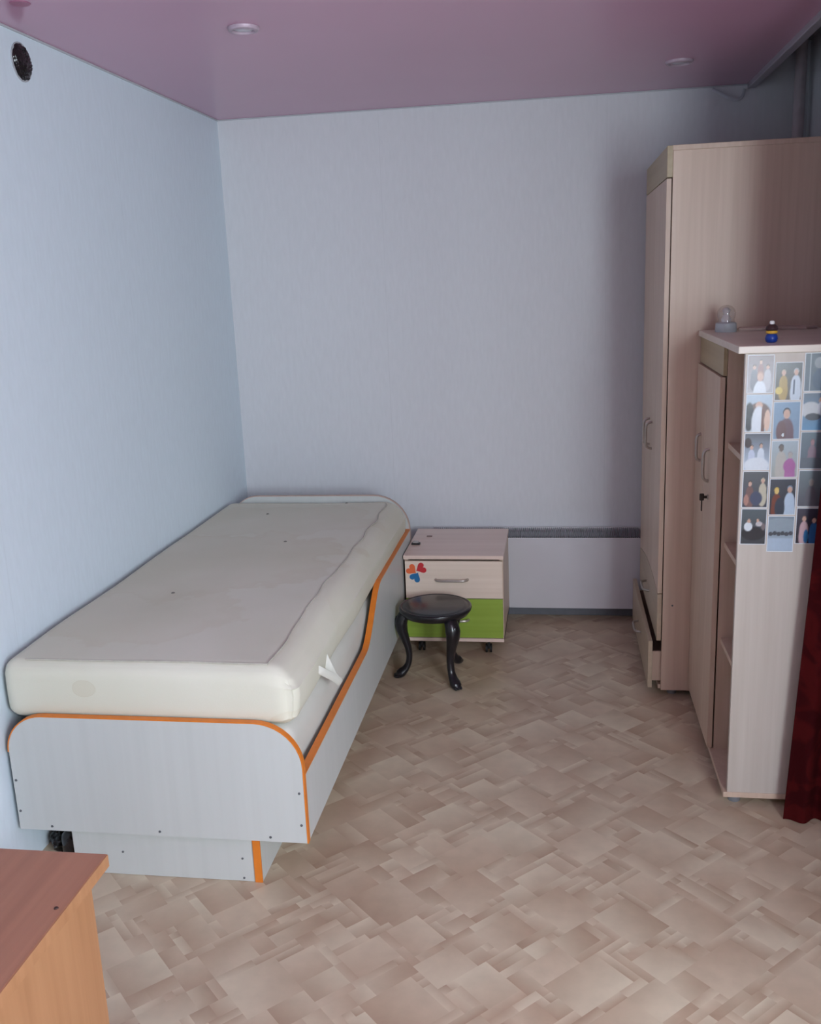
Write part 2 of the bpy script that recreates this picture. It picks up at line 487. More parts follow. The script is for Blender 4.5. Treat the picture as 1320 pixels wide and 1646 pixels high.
def band(path, normal_axis, a0, a1, th):
    """edge banding: a strip of thickness th laid outside an open 2D path"""
    bm = bmesh.new()
    n = len(path); V = [Vector(p) for p in path]
    offs = []
    for i in range(n):
        t = (V[min(i+1, n-1)]-V[max(i-1, 0)]).normalized()
        offs.append(V[i]+Vector((-t.y, t.x))*th)
    def P(q, a): return (q.x, a, q.y) if normal_axis == 'y' else (a, q.x, q.y)
    R = [[bm.verts.new(P(V[i], a0)), bm.verts.new(P(V[i], a1)), bm.verts.new(P(offs[i], a1)), bm.verts.new(P(offs[i], a0))] for i in range(n)]
    for a, b in zip(R, R[1:]):
        for k in range(4): bm.faces.new((a[k], a[(k+1) % 4], b[(k+1) % 4], b[k]))
    bm.faces.new(R[0][::-1]); bm.faces.new(R[-1])
    bmesh.ops.recalc_face_normals(bm, faces=bm.faces)
    return bm

def screw(x, y, z, axis, parent, r=.0042):
    bm = bmesh.new()
    g = bmesh.ops.create_cone(bm, cap_ends=True, segments=10, radius1=r, radius2=r*.8, depth=.0024)
    rot = Matrix.Rotation(PI/2, 4, 'X') if axis == 'y' else Matrix.Rotation(PI/2, 4, 'Y')
    bmesh.ops.transform(bm, matrix=Matrix.Translation((x, y, z))@rot, verts=bm.verts)
    obj('screw_cap', bm, SCREW, parent)

TH = .018
out = arch_outline(BX0+.003, BX1-.003, .157, .526, .115, .135)
bm = bmesh.new(); add_prism(bm, out, 'y', YB0, YB0+TH)
foot = obj('footboard', bm, WHITE_LAM, bed)
obj('edge_band', band(out[1:], 'y', YB0-.001, YB0+TH+.001, .0035), ORANGE, foot)
for x, z in [(.03, .319), (.03, .218), (.125, .171), (.465, .171), (.802, .171), (.897, .214), (.897, .315)]:
    screw(x, YB0-.0008, z, 'y', foot)
out = arch_outline(BX0+.003, BX1-.003, .157, .708, .14, .17)
bm = bmesh.new(); add_prism(bm, out, 'y', YB1-TH, YB1)
head = obj('headboard', bm, WHITE_LAM, bed)
obj('edge_band', band(out[1:], 'y', YB1-TH-.001, YB1+.001, .0035), plain('pale_edge_band', srgb(196, 170, 158), .45), head)
# wave-topped side panel
ya, yb = YB0+TH, YB1-TH
def railz(y):
    t = max(0, min(1, (y+1.47)/.36)); s = t*t*(3-2*t)
    return .366+(.539-.366)*s
ys = [ya+(yb-ya)*k/70 for k in range(71)]
top = [(y, railz(y)) for y in ys]
out = [(ya, .157)]+top+[(yb, .157)]
bm = bmesh.new(); add_prism(bm, out, 'x', BX1-TH-.001, BX1-.001)
side = obj('side_panel', bm, BED_SIDE, bed)
obj('edge_band', band(top, 'x', BX1-TH-.003, BX1+.001, .005), ORANGE, side)
obj('wall_side_panel', box(BX0+.003, BX0+.003+TH, ya, yb, .157, .45), WHITE_LAM, bed)
obj('bed_bottom', box(BX0+.022, BX1-TH-.002, ya, yb, .158, .176), WARM, bed)
# recessed base under the frame
base = obj('base_panel', box(.19, .735, -2.36, -2.342, .001, .157), WHITE_LAM, bed)
for x, z in [(.325, .077), (.70, .076), (.70, .011)]: screw(x, -2.3608, z, 'y', base, .0038)
bs = obj('base_side', box(.735, .757, -2.358, -.45, .001, .157), WHITE_LAM, bed)
obj('edge_band', box(.735, .7575, -2.364, -2.3585, .001, .157), ORANGE, bs)
obj('base_side', box(.168, .19, -2.3605, -.45, .001, .157), WHITE_LAM, bed)
obj('base_back', box(.19, .735, -.468, -.45, .001, .157), WHITE_LAM, bed)

# mattresses
def cushion(x0, x1, y0, y1, z0, z1, r, nx, ny, nz, fn):
    """rounded box built from six grids wrapped around its core"""
    bm = bmesh.new()
    C = Vector(((x0+x1)/2, (y0+y1)/2, (z0+z1)/2)); hx = Vector(((x1-x0)/2, (y1-y0)/2, (z1-z0)/2))
    N = (nx, ny, nz)
    def pt(u):
        p = Vector([u[i]*hx[i] for i in range(3)])
        q = Vector([max(-(hx[i]-r), min(hx[i]-r, p[i])) for i in range(3)])
        d = p-q
        if d.length > 1e-9: p = q+d.normalized()*r
        return fn(C+p, u)
    def warp(t, n):   # denser near the borders
        s = 2*t/n-1
        return math.copysign(1-(1-abs(s))**1.6, s)
    for ax in range(3):
        b, c = [k for k in range(3) if k != ax]
        for sg in (-1, 1):
            G = []
            for i in range(N[b]+1):
                row = []
                for j in range(N[c]+1):
                    u = [0, 0, 0]; u[ax] = sg; u[b] = warp(i, N[b]); u[c] = warp(j, N[c])
                    row.append(bm.verts.new(pt(u)))
                G.append(row)
            for i in range(N[b]):
                for j in range(N[c]): bm.faces.new((G[i][j], G[i+1][j], G[i+1][j+1], G[i][j+1]))
    bmesh.ops.remove_doubles(bm, verts=bm.verts, dist=1e-5)
    bmesh.ops.recalc_face_normals(bm, faces=bm.faces)
    return bm
MX0, MX1, MY0, MY1, MZ0, MZ1 = .012, .888, -2.366, -.336, .502, .686
def mat_fn(p, u):
    q = Vector(p)
    # sides belly out a little, cloth ripples, centre of the top sags
    if abs(u[2]) < 1:
        bl = (1-u[2]*u[2])
        if u[0] >= 1: q.x += .013*bl+.006*noise.noise(Vector((0, p.y*3, p.z*2)))
        if u[1] <= -1: q.y -= .006*bl
    top = max(0, u[2])
    q.z += top*(.008*(1-u[0]**2)*(1-u[1]**2) + .006*noise.noise(Vector((p.x*3, p.y*2.2, 0))))
    if u[2] > .9 and u[0] > .6:
        q.z += .0025*math.sin(p.y*70+8*noise.noise(Vector((p.x*8, p.y*3, 3))))*noise.noise(Vector((p.x*4, p.y*2, 7)))
    if u[2] > .2 and q.x > .80:
        q.z -= min(1, (u[2]-.2)/.5)*.034*((q.x-.80)/.09)**2
    # puckers at the near corner
    d = (Vector((p.x, p.y, 0))-Vector((MX1, MY0, 0))).length
    if d < .1 and abs(u[2]) < .95:
        q += Vector((1, -1, 0)).normalized()*.005*math.sin(p.z*170)*(1-d/.1)
    return q
mt = thing('mattress', 'thick off-white stained mattress lying on top of the bed', 'mattress', (.45, -1.35, MZ0))
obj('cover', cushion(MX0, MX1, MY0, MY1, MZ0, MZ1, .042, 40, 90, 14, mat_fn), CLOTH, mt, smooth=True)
# stitched seam round the top
def top_z(x, y):
    hx, hy = (MX1-MX0)/2, (MY1-MY0)/2
    u0, u1 = (x-(MX0+MX1)/2)/hx, (y-(MY0+MY1)/2)/hy
    return MZ1+.008*(1-u0*u0)*(1-u1*u1)+.006*noise.noise(Vector((x*3, y*2.2, 0)))
sp = []
for k in range(20): sp.append((.085+(.815-.085)*k/20, MY0+.026))
for k in range(60): sp.append((.817+.012*math.sin(k*.35)*noise.noise(Vector((k*.11, 0, 5)))*2, MY0+.026+(MY1-.06-MY0-.026)*k/60))
for k in range(21): sp.append((.815-(.815-.085)*k/20, MY1-.06))
bm = bmesh.new(); add_tube(bm, [(x, y, top_z(x, y)-.0005) for x, y in sp], .0028, 6)
obj('seam_piping', bm, SEAM, mt, smooth=True)
# fabric carry loop on the side
bm = bmesh.new()
loop = catmull([(.888, -2.12, .585), (.910, -2.10, .562), (.928, -2.03, .512), (.934, -1.98, .474), (.925, -1.955, .468), (.915, -1.975, .490), (.908, -2.0, .53), (.89, -2.0, .575)], 6)
add_tube(bm, loop, [(.0028, .012)]*len(loop), 8)
obj('carry_loop', bm, CLOTH2, mt, smooth=True)
for x, y in [(.30, -.62), (.62, -.38), (.52, -1.1), (.30, -1.75)]:
    bm = bmesh.new(); add_lathe(bm, [(0, .0), (.006, .0), (.007, .002), (.004, .004), (0, .004)], (x, y, top_z(x, y)-.001), 10)
    obj('tuft_button', bm, plain('tuft_grey', srgb(120, 116, 108), .8), mt)
def low_fn(p, u):
    q = Vector(p)
    if u[0] >= 1: q.x += .004*noise.noise(Vector((0, p.y*4, p.z*4)))
    if u[2] > .5: q.z += .005*noise.noise(Vector((p.x*3, p.y*3, 2)))-.004
    return q
lm = obj('under_mattress', cushion(.045, .876, -2.364, -.345, .178, .5, .05, 20, 50, 10, low_fn), CLOTH2, smooth=True)
tag(lm, 'plain white lower mattress squeezed between bed rail and stained mattress', 'mattress')

# ------------------------------------------------------------------ nightstand
NX0, NX1, NY0, NY1, NZ0, NZ1 = .922, 1.375, -.585, -.103, .07, .486
ns = thing('nightstand', 'beige nightstand on casters with a green lower drawer', 'nightstand', ((NX0+NX1)/2, (NY0+NY1)/2, 0))
obj('top', box(NX0-.003, NX1+.003, NY0-.002, NY1, NZ1-.018, NZ1, .0015), WARM_LIT, ns)
for x0 in (NX0, NX1-.016): obj('side', box(x0, x0+.016, NY0+.017, NY1, NZ0, NZ1-.018), WARM, ns)
obj('back', box(NX0+.016, NX1-.016, NY1-.006, NY1, NZ0, NZ1-.018), WARM, ns)
obj('bottom', box(NX0, NX1, NY0, NY1-.006, NZ0, NZ0+.016), WARM_LIT, ns)
d1 = obj('drawer', box(NX0+.003, NX1-.003, NY0, NY0+.016, .281, .459, .001), CREAM, ns, label='cream drawer front with heart stickers')
d2 = obj('drawer', box(NX0+.003, NX1-.003, NY0, NY0+.016, .089, .278, .001), GREEN, ns, label='green drawer front')
def bow(y0, y1, z, x, ax='x', out=.022, r=.005, parent=None, mat=STEEL, seg=5):
    """bow pull: two ends on the front, arched grip; runs along x (front facing -y) or y (front facing -x)"""
    bm = bmesh.new(); a0, a1 = y0, y1; L = a1-a0
    prof = [(0, 0), (.04, .6), (.16, .95), (.5, 1.0), (.84, .95), (.96, .6), (1, 0)]
    if ax == 'x': pts = [(a0+L*t, x-out*o, z) for t, o in prof]
    elif ax == 'z': pts = [(x-out*o, z, a0+L*t) for t, o in prof]
    else: pts = [(x-out*o, a0+L*t, z) for t, o in prof]
    c = catmull(pts, seg); add_tube(bm, c, r, 8)
    return obj('handle', bm, mat, parent, smooth=True)
bow(1.066, 1.214, .372, NY0, 'x', .024, .0062, d1)
bow(1.066, 1.214, .178, NY0, 'x', .024, .0062, d2)
def heart(cx, cz, s, ang, col, parent, n=28):
    pts = []
    for k in range(n):
        t = 2*PI*k/n
        x = 16*math.sin(t)**3; z = 13*math.cos(t)-5*math.cos(2*t)-2*math.cos(3*t)-math.cos(4*t)
        x *= s/32; z *= s/32
        pts.append((cx+x*math.cos(ang)-z*math.sin(ang), cz+x*math.sin(ang)+z*math.cos(ang)))
    bm = bmesh.new(); add_prism(bm, pts, 'y', NY0-.0012, NY0-.0001)
    return bm
for cx, cz, ang, nm, c in [(.955, .418, .9, 'orange', srgb(232, 108, 62)), (1.0, .425, -1.1, 'red', srgb(200, 48, 56)), (.972, .382, 2.6, 'blue', srgb(44, 116, 170))]:
    obj('heart_sticker', heart(cx, cz, .052, ang, c, d1), plain('sticker_'+nm, c, .4, var=.03), d1, label=nm+' heart sticker')
for cx, cy in [(NX0+.06, NY0+.06), (NX1-.075, NY0+.05), (NX0+.06, NY1-.06), (NX1-.06, NY1-.06)]:
    bm = bmesh.new()
    for s in (-1, 1):
        g = bmesh.ops.create_cone(bm, cap_ends=True, segments=20, radius1=.021, radius2=.021, depth=.009)
        bmesh.ops.transform(bm, matrix=Matrix.Translation((cx+s*.010, cy, .0212))@Matrix.Rotation(PI/2, 4, 'Y'), verts=g['verts'])
    c = obj('caster', bm, BLACK_RUB, ns, smooth=True)
    bm = bmesh.new(); add_box(bm, cx-.006, cx+.006, cy-.012, cy+.012, .02, .058, .003); add_box(bm, cx-.018, cx+.018, cy-.018, cy+.018, .058, .0698, .002)
    obj('caster_fork', bm, BLACK_RUB, c)
# small gadget lying on the nightstand
gd = thing('small_gadget', 'tiny grey and black gadget lying on the nightstand beside the bed', 'gadget', (.95, -.395, NZ1))
obj('body', box(.93, .972, -.408, -.382, NZ1, NZ1+.007, .002), BLACK_RUB, gd)
obj('cap', box(.936, .964, -.403, -.387, NZ1+.007, NZ1+.016, .003), plain('light_grey_plastic', srgb(170, 166, 164), .4), gd)
cr = obj('paper_scrap', box(.985, 1.012, -.262, -.25, NZ1, NZ1+.004, .001), plain('dull_scrap', srgb(140, 120, 116), .8))
tag(cr, 'tiny dull scrap on the back of the nightstand top', 'scrap')

# ------------------------------------------------------------------ stool
SC = (1.092, -.825); SR = .160; SZ = .335
st = thing('stool', 'low black round stool with carved curved legs', 'stool', (SC[0], SC[1], 0))
bm = bmesh.new()
add_lathe(bm, [(0, -.042), (SR-.035, -.042), (SR-.026, -.038), (SR-.014, -.036), (SR-.010, -.028), (SR-.003, -.022), (SR, -.012), (SR-.002, -.005), (SR-.008, -.002), (SR-.012, -.004), (SR-.018, -.0045), (SR-.024, -.001), (SR-.03, 0), (0, 0)], (SC[0], SC[1], SZ), 56)
seat = obj('seat', bm, BLACK_WOOD, st, smooth=True)
FEET = [(1.190, -.962), (.931, -.848), (1.177, -.655)]
for fx, fy in FEET:
    a = math.atan2(fy-SC[1], fx-SC[0]); ca, sa = math.cos(a), math.sin(a)
    prof = [(.118, .306, .020), (.140, .288, .025), (.152, .258, .027), (.150, .225, .024), (.138, .185, .019), (.126, .140, .015), (.122, .100, .0135), (.128, .065, .0135), (.142, .040, .016), (.158, .024, .020), (.172, .0145, .0185), (.186, .009, .0085)]
    pts = catmull([(SC[0]+ca*r, SC[1]+sa*r, z) for r, z, w in prof], 4)
    rad = []
    W = [w for _, _, w in prof]
    for i in range(len(pts)):
        t = i/4; k = min(int(t), len(W)-2); rad.append(1.25*(W[k]+(W[k+1]-W[k])*(t-k)))
    bm = bmesh.new(); add_tube(bm, pts, [(r*1.0, r*.82) for r in rad], 12)
    for v in bm.verts: v.co.z = max(v.co.z, .0006)
    leg = obj('leg', bm, BLACK_WOOD, st, smooth=True)
    # carved toes and a carved leaf on the knee
    for s in (-1, 0, 1):
        bm = bmesh.new()
        bx, by = SC[0]+ca*.176-sa*s*.012, SC[1]+sa*.176+ca*s*.012
        g = bmesh.ops.create_icosphere(bm, subdivisions=2, radius=1)
        bmesh.ops.transform(bm, matrix=Matrix.Translation((bx, by, .0095))@Matrix.Rotation(a, 4, 'Z')@Matrix.Diagonal((.019, .0075, .009, 1)), verts=bm.verts)
        obj('toe', bm, BLACK_WOOD, leg, smooth=True)
    bm = bmesh.new(); g = bmesh.ops.create_icosphere(bm, subdivisions=2, radius=1)
    bmesh.ops.transform(bm, matrix=Matrix.Translation((SC[0]+ca*.166, SC[1]+sa*.166, .262))@Matrix.Rotation(a, 4, 'Z')@Matrix.Diagonal((.014, .014, .03, 1)), verts=bm.verts)
    obj('knee_carving', bm, BLACK_WOOD, leg, smooth=True)

# ------------------------------------------------------------------ wall heater
ht = thing('convector_heater', 'long white low convector heater on the wall behind the nightstand', 'heater', (1.5, -.05, .06))
bm = bmesh.new()
add_prism(bm, [(-.094, .066), (-.004, .066), (-.004, .40), (-.094, .40)], 'x', .99, 2.03)
obj('case', bm, WHITE_METAL, ht)
bm = bmesh.new()
add_prism(bm, [(-.094, .40), (-.004, .40), (-.004, .472), (-.018, .472), (-.018, .41), (-.088, .41), (-.088, .433), (-.094, .436)], 'x', .99, 2.03)
obj('grille_frame', bm, WHITE_METAL, ht)
obj('grille_back', box(.991, 2.029, -.0875, -.0185, .411, .420), DARK_EDGE, ht)
def slat_mesh():
    bm = bmesh.new(); add_prism(bm, [(-.0875, .430), (-.0185, .462), (-.0185, .4695), (-.0875, .4375)], 'x', 0, .0032); return bm
first = None
nsl = 104
for k in range(nsl):
    x = .994+k*.0099
    if first is None:
        bm = slat_mesh(); bmesh.ops.translate(bm, verts=bm.verts, vec=(x, 0, 0)); first = obj('slat', bm, GREY_PLASTIC, ht); x_first = x
    else:
        c = first.copy(); COL.objects.link(c); c.location = first.location+Vector((x-x_first, 0, 0)); c.parent = ht

# ------------------------------------------------------------------ wardrobe
WXF, WXB, WY0, WY1, WZB, WZT = 2.04, 2.62, -.985, -.145, .03, 2.15
wd = thing('wardrobe', 'tall beige laminate wardrobe with one drawer left slightly open', 'wardrobe', ((WXF+WXB)/2, (WY0+WY1)/2, 0))
obj('side', box(WXF, WXB, WY0, WY0+.018, WZB, WZT-.018, .001), WARM, wd)
obj('side', box(WXF, WXB, WY1-.018, WY1, WZB, WZT-.018, .001), WARM, wd)
obj('top', box(WXF-.002, WXB, WY0-.002, WY1+.002, WZT-.018, WZT, .0015), WARM, wd)
obj('bottom', box(WXF-.01, WXB, WY0+.018, WY1-.018, WZB, WZB+.018, .001), WARM, wd)
obj('back', box(WXB-.006, WXB, WY0+.018, WY1-.018, WZB+.018, WZT-.018), WARM, wd)
obj('fascia', box(WXF-.021, WXF-.0005, WY0-.001, WY1, 2.04, WZT-.001, .001), OLIVE, wd)
ym = (WY0+WY1)/2
def arch(y):
    t = (y-WY0)/(WY1-WY0); return .447-.045*t+.035*math.sin(PI*t)
for k, (a, b) in enumerate([(WY0+.002, ym-.0015), (ym+.0015, WY1-.001)]):
    lo = [(a+(b-a)*i/14, arch(a+(b-a)*i/14)+.002) for i in range(15)]
    bm = bmesh.new(); add_prism(bm, lo+[(b, 2.036), (a, 2.036)], 'x', WXF-.021, WXF-.004)
    dr = obj('door', bm, WARM, wd)
    hy = ym-.055 if k == 0 else ym+.055
    bow(.975, 1.09, hy, WXF-.021, 'z', .026, .0055, dr)
ya, yb = WY0+.002, WY1-.001
hi = [(ya+(yb-ya)*i/28, arch(ya+(yb-ya)*i/28)-.002) for i in range(29)]
bm = bmesh.new(); add_prism(bm, hi[::-1]+[(ya, .247), (yb, .247)], 'x', WXF-.021, WXF-.004)
ud = obj('drawer', bm, DRAWER_LAM, wd)
bow(ym-.07, ym+.07, .345, WXF-.021, 'y', .026, .0055, ud)
ld = obj('drawer', box(WXF-.053, WXF-.036, ya, yb, .04, .243, .001), DRAWER_LAM, wd, label='lower drawer pulled slightly open')
bow(ym-.07, ym+.07, .15, WXF-.053, 'y', .026, .0055, ld)
bm = bmesh.new()
add_box(bm, WXF-.036, WXF+.42, ya+.022, ya+.034, .062, .19); add_box(bm, WXF-.036, WXF+.42, yb-.034, yb-.022, .062, .19)
add_box(bm, WXF-.036, WXF+.42, ya+.034, yb-.034, .062, .068); add_box(bm, WXF+.41, WXF+.42, ya+.034, yb-.034, .068, .19)
obj('drawer_box', bm, WARM, ld)
for x, y in [(WXF+.05, WY0+.05), (WXB-.06, WY0+.05), (WXF+.05, WY1-.05), (WXB-.06, WY1-.05)]:
    bm = bmesh.new(); add_lathe(bm, [(0, 0), (.019, 0), (.02, .003), (.018, .026), (.022, .03), (0, .03)], (x, y, 0), 18)
    obj('foot', bm, GREY_PLASTIC, wd, smooth=True)
screw(2.078, WY0-.0008, .398, 'y', wd)

# ------------------------------------------------------------------ bookcase cabinet in front of the wardrobe
CX0, CX1, CY0, CY1, CZB, CZT = 2.168, 2.56, -1.815, -.99, .03, 1.49
cb = thing('shelf_cabinet', 'half-height beige cabinet with open end shelves, photos on its side', 'cabinet', ((CX0+CX1)/2, (CY0+CY1)/2, 0))
SIDE_LAM = laminate('pale_side_laminate', srgb(192, 182, 172), srgb(206, 197, 188))
YD = -1.505
obj('side', box(CX0, CX1, CY0, CY0+.018, CZB+.018, CZT-.022, .001), SIDE_LAM, cb)
obj('side', box(CX0, CX1, CY1-.018, CY1, CZB+.018, CZT-.022, .001), WARM, cb)
obj('divider', box(CX0+.002, CX1-.006, YD-.009, YD+.009, CZB+.018, CZT-.022), WARM, cb)
obj('top', box(CX0-.021, CX1+.004, CY0-.006, CY1, CZT-.022, CZT, .002), laminate('cream_top_laminate', srgb(214, 201, 188), srgb(228, 216, 204), axis='x', rough=.35), cb)
obj('bottom', box(CX0-.012, CX1, CY0-.002, CY1, CZB, CZB+.018, .001), WARM, cb)
obj('back', box(CX1-.006, CX1, CY0+.018, CY1-.018, CZB+.018, CZT-.022), WARM, cb)
for z in (1.135, .795, .45):
    obj('shelf', box(CX0+.012, CX1-.006, CY0+.018, YD-.009, z, z+.018, .001), WARM, cb)
obj('fascia', box(CX0-.012, CX0+.001, YD-.009, CY1-.001, 1.372, CZT-.023, .001), OLIVE, cb)
yc = (YD+CY1)/2+.03
for a, b, hy in [(YD-.008, yc-.0015, -1.335), (yc+.0015, CY1-.001, -1.13)]:
    dr = obj('door', box(CX0-.020, CX0-.003, a, b, CZB+.019, 1.368, .001), WARM, cb)
    if hy < -1.2:
        bow(.985, 1.10, hy, CX0-.020, 'z', .02, .0055, dr)
        bm = bmesh.new(); add_lathe(bm, [(0, 0), (.009, 0), (.009, .004), (0, .004)], (0, 0, 0), 14)
        bmesh.ops.transform(bm, matrix=Matrix.Translation((CX0-.024, -1.345, .93))@Matrix.Rotation(PI/2, 4, 'Y'), verts=bm.verts)
        obj('lock', bm, STEEL, dr)
        bm = bmesh.new(); add_box(bm, CX0-.034, CX0-.023, -1.3465, -1.3435, .925, .935); add_box(bm, CX0-.050, CX0-.034, -1.348, -1.342, .917, .943, .003)
        add_box(bm, CX0-.044, CX0-.040, -1.350, -1.340, .880, .918, .001)
        obj('key', bm, plain('dark_key', srgb(60, 52, 48), .4, metal=.6), dr)
    else:
        bow(1.02, 1.12, hy, CX0-.020, 'z', .016, .0055, dr)
for x, y in [(CX0+.03, CY0+.04), (CX1-.05, CY0+.04), (CX0+.03, CY1-.05), (CX1-.05, CY1-.05)]:
    bm = bmesh.new(); add_lathe(bm, [(0, 0), (.019, 0), (.02, .003), (.018, .026), (.022, .03), (0, .03)], (x, y, 0), 18)
    obj('foot', bm, GREY_PLASTIC, cb, smooth=True)

# ------------------------------------------------------------------ snapshots stuck on the cabinet side
PHOTO = vcol_mat('photo_print', rough=.25, noise_amt=.06, nscale=90)
def photo(x0, x1, z0, z1, tilt, bgc, shapes, label, seed):
    rnd = random.Random(seed)
    t = thing('photo_print', label, 'photo', ((x0+x1)/2, CY0-.001, (z0+z1)/2), 'snapshots on the cabinet side')
    cx, cz = (x0+x1)/2, (z0+z1)/2
    rot = lambda x, z: (cx+(x-cx)*math.cos(tilt)-(z-cz)*math.sin(tilt), cz+(x-cx)*math.sin(tilt)+(z-cz)*math.cos(tilt))
    bm = bmesh.new()
    add_prism(bm, [rot(x0, z0), rot(x1, z0), rot(x1, z1), rot(x0, z1)], 'y', CY0-.0012, CY0-.0002)
    obj('paper', bm, PAPER_W, t)
    bm = bmesh.new(); lay = bm.verts.layers.float_color.new('Col')
    nx, nz, mg = 30, 42, .0022
    top, bot = [Vector(srgb(*c)[:3]) for c in bgc]
    G = []
    for i in range(nx+1):
        row = []
        for j in range(nz+1):
            u, v = i/nx, j/nz
            c = bot.lerp(top, v)
            for s in shapes:
                kind, a, b, ra, rb, col = s[:6]
                d = math.hypot((u-a)/ra, (v-b)/rb) if kind == 'e' else max(abs(u-a)/ra, abs(v-b)/rb)
                w = max(0, min(1, (1.08-d)/.16))
                if w > 0: c = c.lerp(Vector(srgb(*col)[:3]), w)
            x, z = rot(x0+mg+u*(x1-x0-2*mg), z0+mg+v*(z1-z0-2*mg))
            vt = bm.verts.new((x, CY0-.0015, z)); vt[lay] = (c.x, c.y, c.z, 1); row.append(vt)
        G.append(row)
    for i in range(nx):
        for j in range(nz): bm.faces.new((G[i][j], G[i+1][j], G[i+1][j+1], G[i][j+1]))
    obj('picture', bm, PHOTO, t)
SKIN = (206, 170, 152); SKN2 = (180, 140, 122); HAIR = (48, 40, 42); WHT = (222, 230, 238); DK = (40, 42, 50)
def person(u, v, s, shirt, hair=HAIR, skin=SKIN):
    return [('e', u, v-.30*s, .17*s, .24*s, shirt), ('e', u, v-.5*s, .19*s, .3*s, shirt), ('e', u, v+.03*s, .085*s, .075*s, hair), ('e', u, v, .075*s, .075*s, skin)]
specs = {
 (0, 0): (((120, 96, 100), (170, 170, 176)), person(.25, .68, .8, (120, 120, 130))+person(.78, .68, .8, (190, 190, 196))+person(.5, .82, .7, (150, 110, 110))+person(.5, .42, 1.5, WHT, SKN2, SKIN), 'snapshot of a group with a man in white in front'),
 (0, 1): (((176, 196, 214), (190, 200, 208)), [('e', .5, .5, .46, .3, (112, 84, 76)), ('e', .12, .4, .2, .4, DK), ('e', .5, .72, .14, .1, SKIN), ('e', .5, .25, .27, .45, WHT), ('r', .68, .25, .06, .4, (120, 84, 74)), ('e', .85, .3, .12, .3, (222, 190, 170))], 'snapshot of a person in white with a dark-suited figure beside'),
 (0, 2): (((80, 84, 96), (190, 206, 224)), person(.28, .62, .8, (196, 206, 226))+person(.66, .66, .8, (214, 224, 236))+[('e', .5, .12, .5, .22, WHT), ('e', .12, .75, .15, .14, (50, 30, 34))], 'snapshot of people at a table with a white cloth'),
 (0, 3): (((92, 96, 100), (70, 72, 84)), person(.28, .66, .9, (122, 92, 88))+person(.8, .74, .9, (196, 190, 170), (206, 200, 170))+[('e', .55, .25, .25, .2, (70, 78, 104)), ('e', .15, .2, .1, .16, (176, 130, 118))], 'snapshot of close faces in dim light, one in a pale hat'),
 (0, 4): (((86, 98, 104), (52, 56, 64)), [('e', .5, .3, .5, .2, (34, 34, 42)), ('e', .28, .5, .17, .13, WHT), ('e', .3, .66, .07, .06, SKIN), ('e', .72, .58, .14, .07, (196, 192, 194)), ('e', .66, .68, .05, .05, SKIN), ('e', .9, .5, .08, .1, (120, 110, 112))], 'dark snapshot of a lying group, bottom of its column'),
 (1, 0): (((84, 88, 94), (88, 72, 56)), person(.3, .72, .95, (170, 140, 66), (190, 170, 150))+person(.78, .74, 1.1, (196, 208, 222), (180, 184, 190))+[('r', .72, .35, .03, .2, (70, 82, 110)), ('e', .14, .25, .14, .1, (214, 190, 90))], 'snapshot of a woman in mustard beside a man with a tie'),
 (1, 1): (((126, 156, 186), (136, 160, 184)), person(.5, .68, 1.7, (112, 88, 98), (44, 52, 62))+[('e', .3, .2, .2, .3, (110, 80, 84)), ('e', .38, .1, .05, .05, WHT)], 'snapshot of one person in a dull purple jacket on blue'),
 (1, 2): (((172, 188, 198), (168, 172, 168)), person(.36, .8, 1.2, (188, 186, 180), (84, 84, 84), (120, 110, 104))+person(.72, .6, 1.1, (178, 112, 168), (160, 160, 164), (180, 176, 172))+[('e', .7, .3, .24, .2, (176, 108, 166))], 'pale snapshot of a figure in a magenta jumper'),
 (1, 3): (((70, 74, 84), (48, 48, 58)), person(.26, .66, 1.1, (122, 62, 46), (222, 190, 90), (226, 196, 120))+person(.78, .7, 1.2, (186, 206, 226), (130, 150, 170))+[('e', .4, .18, .2, .3, (52, 60, 76))], 'snapshot of a yellow-haired figure in rust beside one in pale blue'),
 (1, 4): (((132, 148, 160), (168, 186, 204)), [('e', .5, .76, .7, .2, (150, 166, 178))]+[('e', .1+.16*k, .5+.02*(k % 2), .09, .06, (74, 78, 86)) for k in range(6)]+[('r', .5, .2, .6, .18, (176, 196, 216))], 'pale landscape snapshot with a dark row across, hanging lowest'),
 (2, 0): (((96, 108, 118), (100, 116, 130)), [('r', .2, .5, .03, .6, (190, 200, 206)), ('e', .55, .75, .2, .15, (150, 158, 164)), ('e', .6, .3, .3, .3, (86, 104, 124))], 'grey-blue snapshot with a pale streak, under the cabinet top edge'),
 (2, 1): (((110, 124, 140), (110, 158, 196)), [('e', .3, .55, .4, .22, (200, 206, 210)), ('e', .4, .36, .3, .1, (88, 94, 102)), ('e', .7, .8, .1, .1, SKIN), ('e', .75, .6, .18, .2, WHT)], 'snapshot of a white shape over bright blue'),
 (2, 2): (((118, 136, 146), (104, 116, 128)), person(.45, .72, 1.0, (150, 134, 146), (140, 120, 128), (176, 140, 146))+[('r', .5, .1, .5, .2, (108, 118, 128))], 'misty grey snapshot of a single pinkish figure'),
 (2, 3): (((120, 134, 140), (96, 96, 106)), person(.5, .66, 1.2, (108, 108, 116), (140, 146, 146), (150, 146, 142)), 'dim grey snapshot of a single figure in grey'),
 (2, 4): (((72, 70, 84), (40, 38, 48)), person(.3, .7, 1.0, (202, 172, 178), (120, 96, 92))+person(.7, .66, 1.0, (56, 104, 158), (50, 46, 56))+[('e', .4, .2, .1, .2, (54, 118, 170))], 'snapshot of one figure in pink and one in blue'),
}
rt = random.Random(4)
cols = [(2.1745, 2.250, 1.464), (2.2535, 2.3305, 1.441), (2.3345, 2.410, 1.466)]
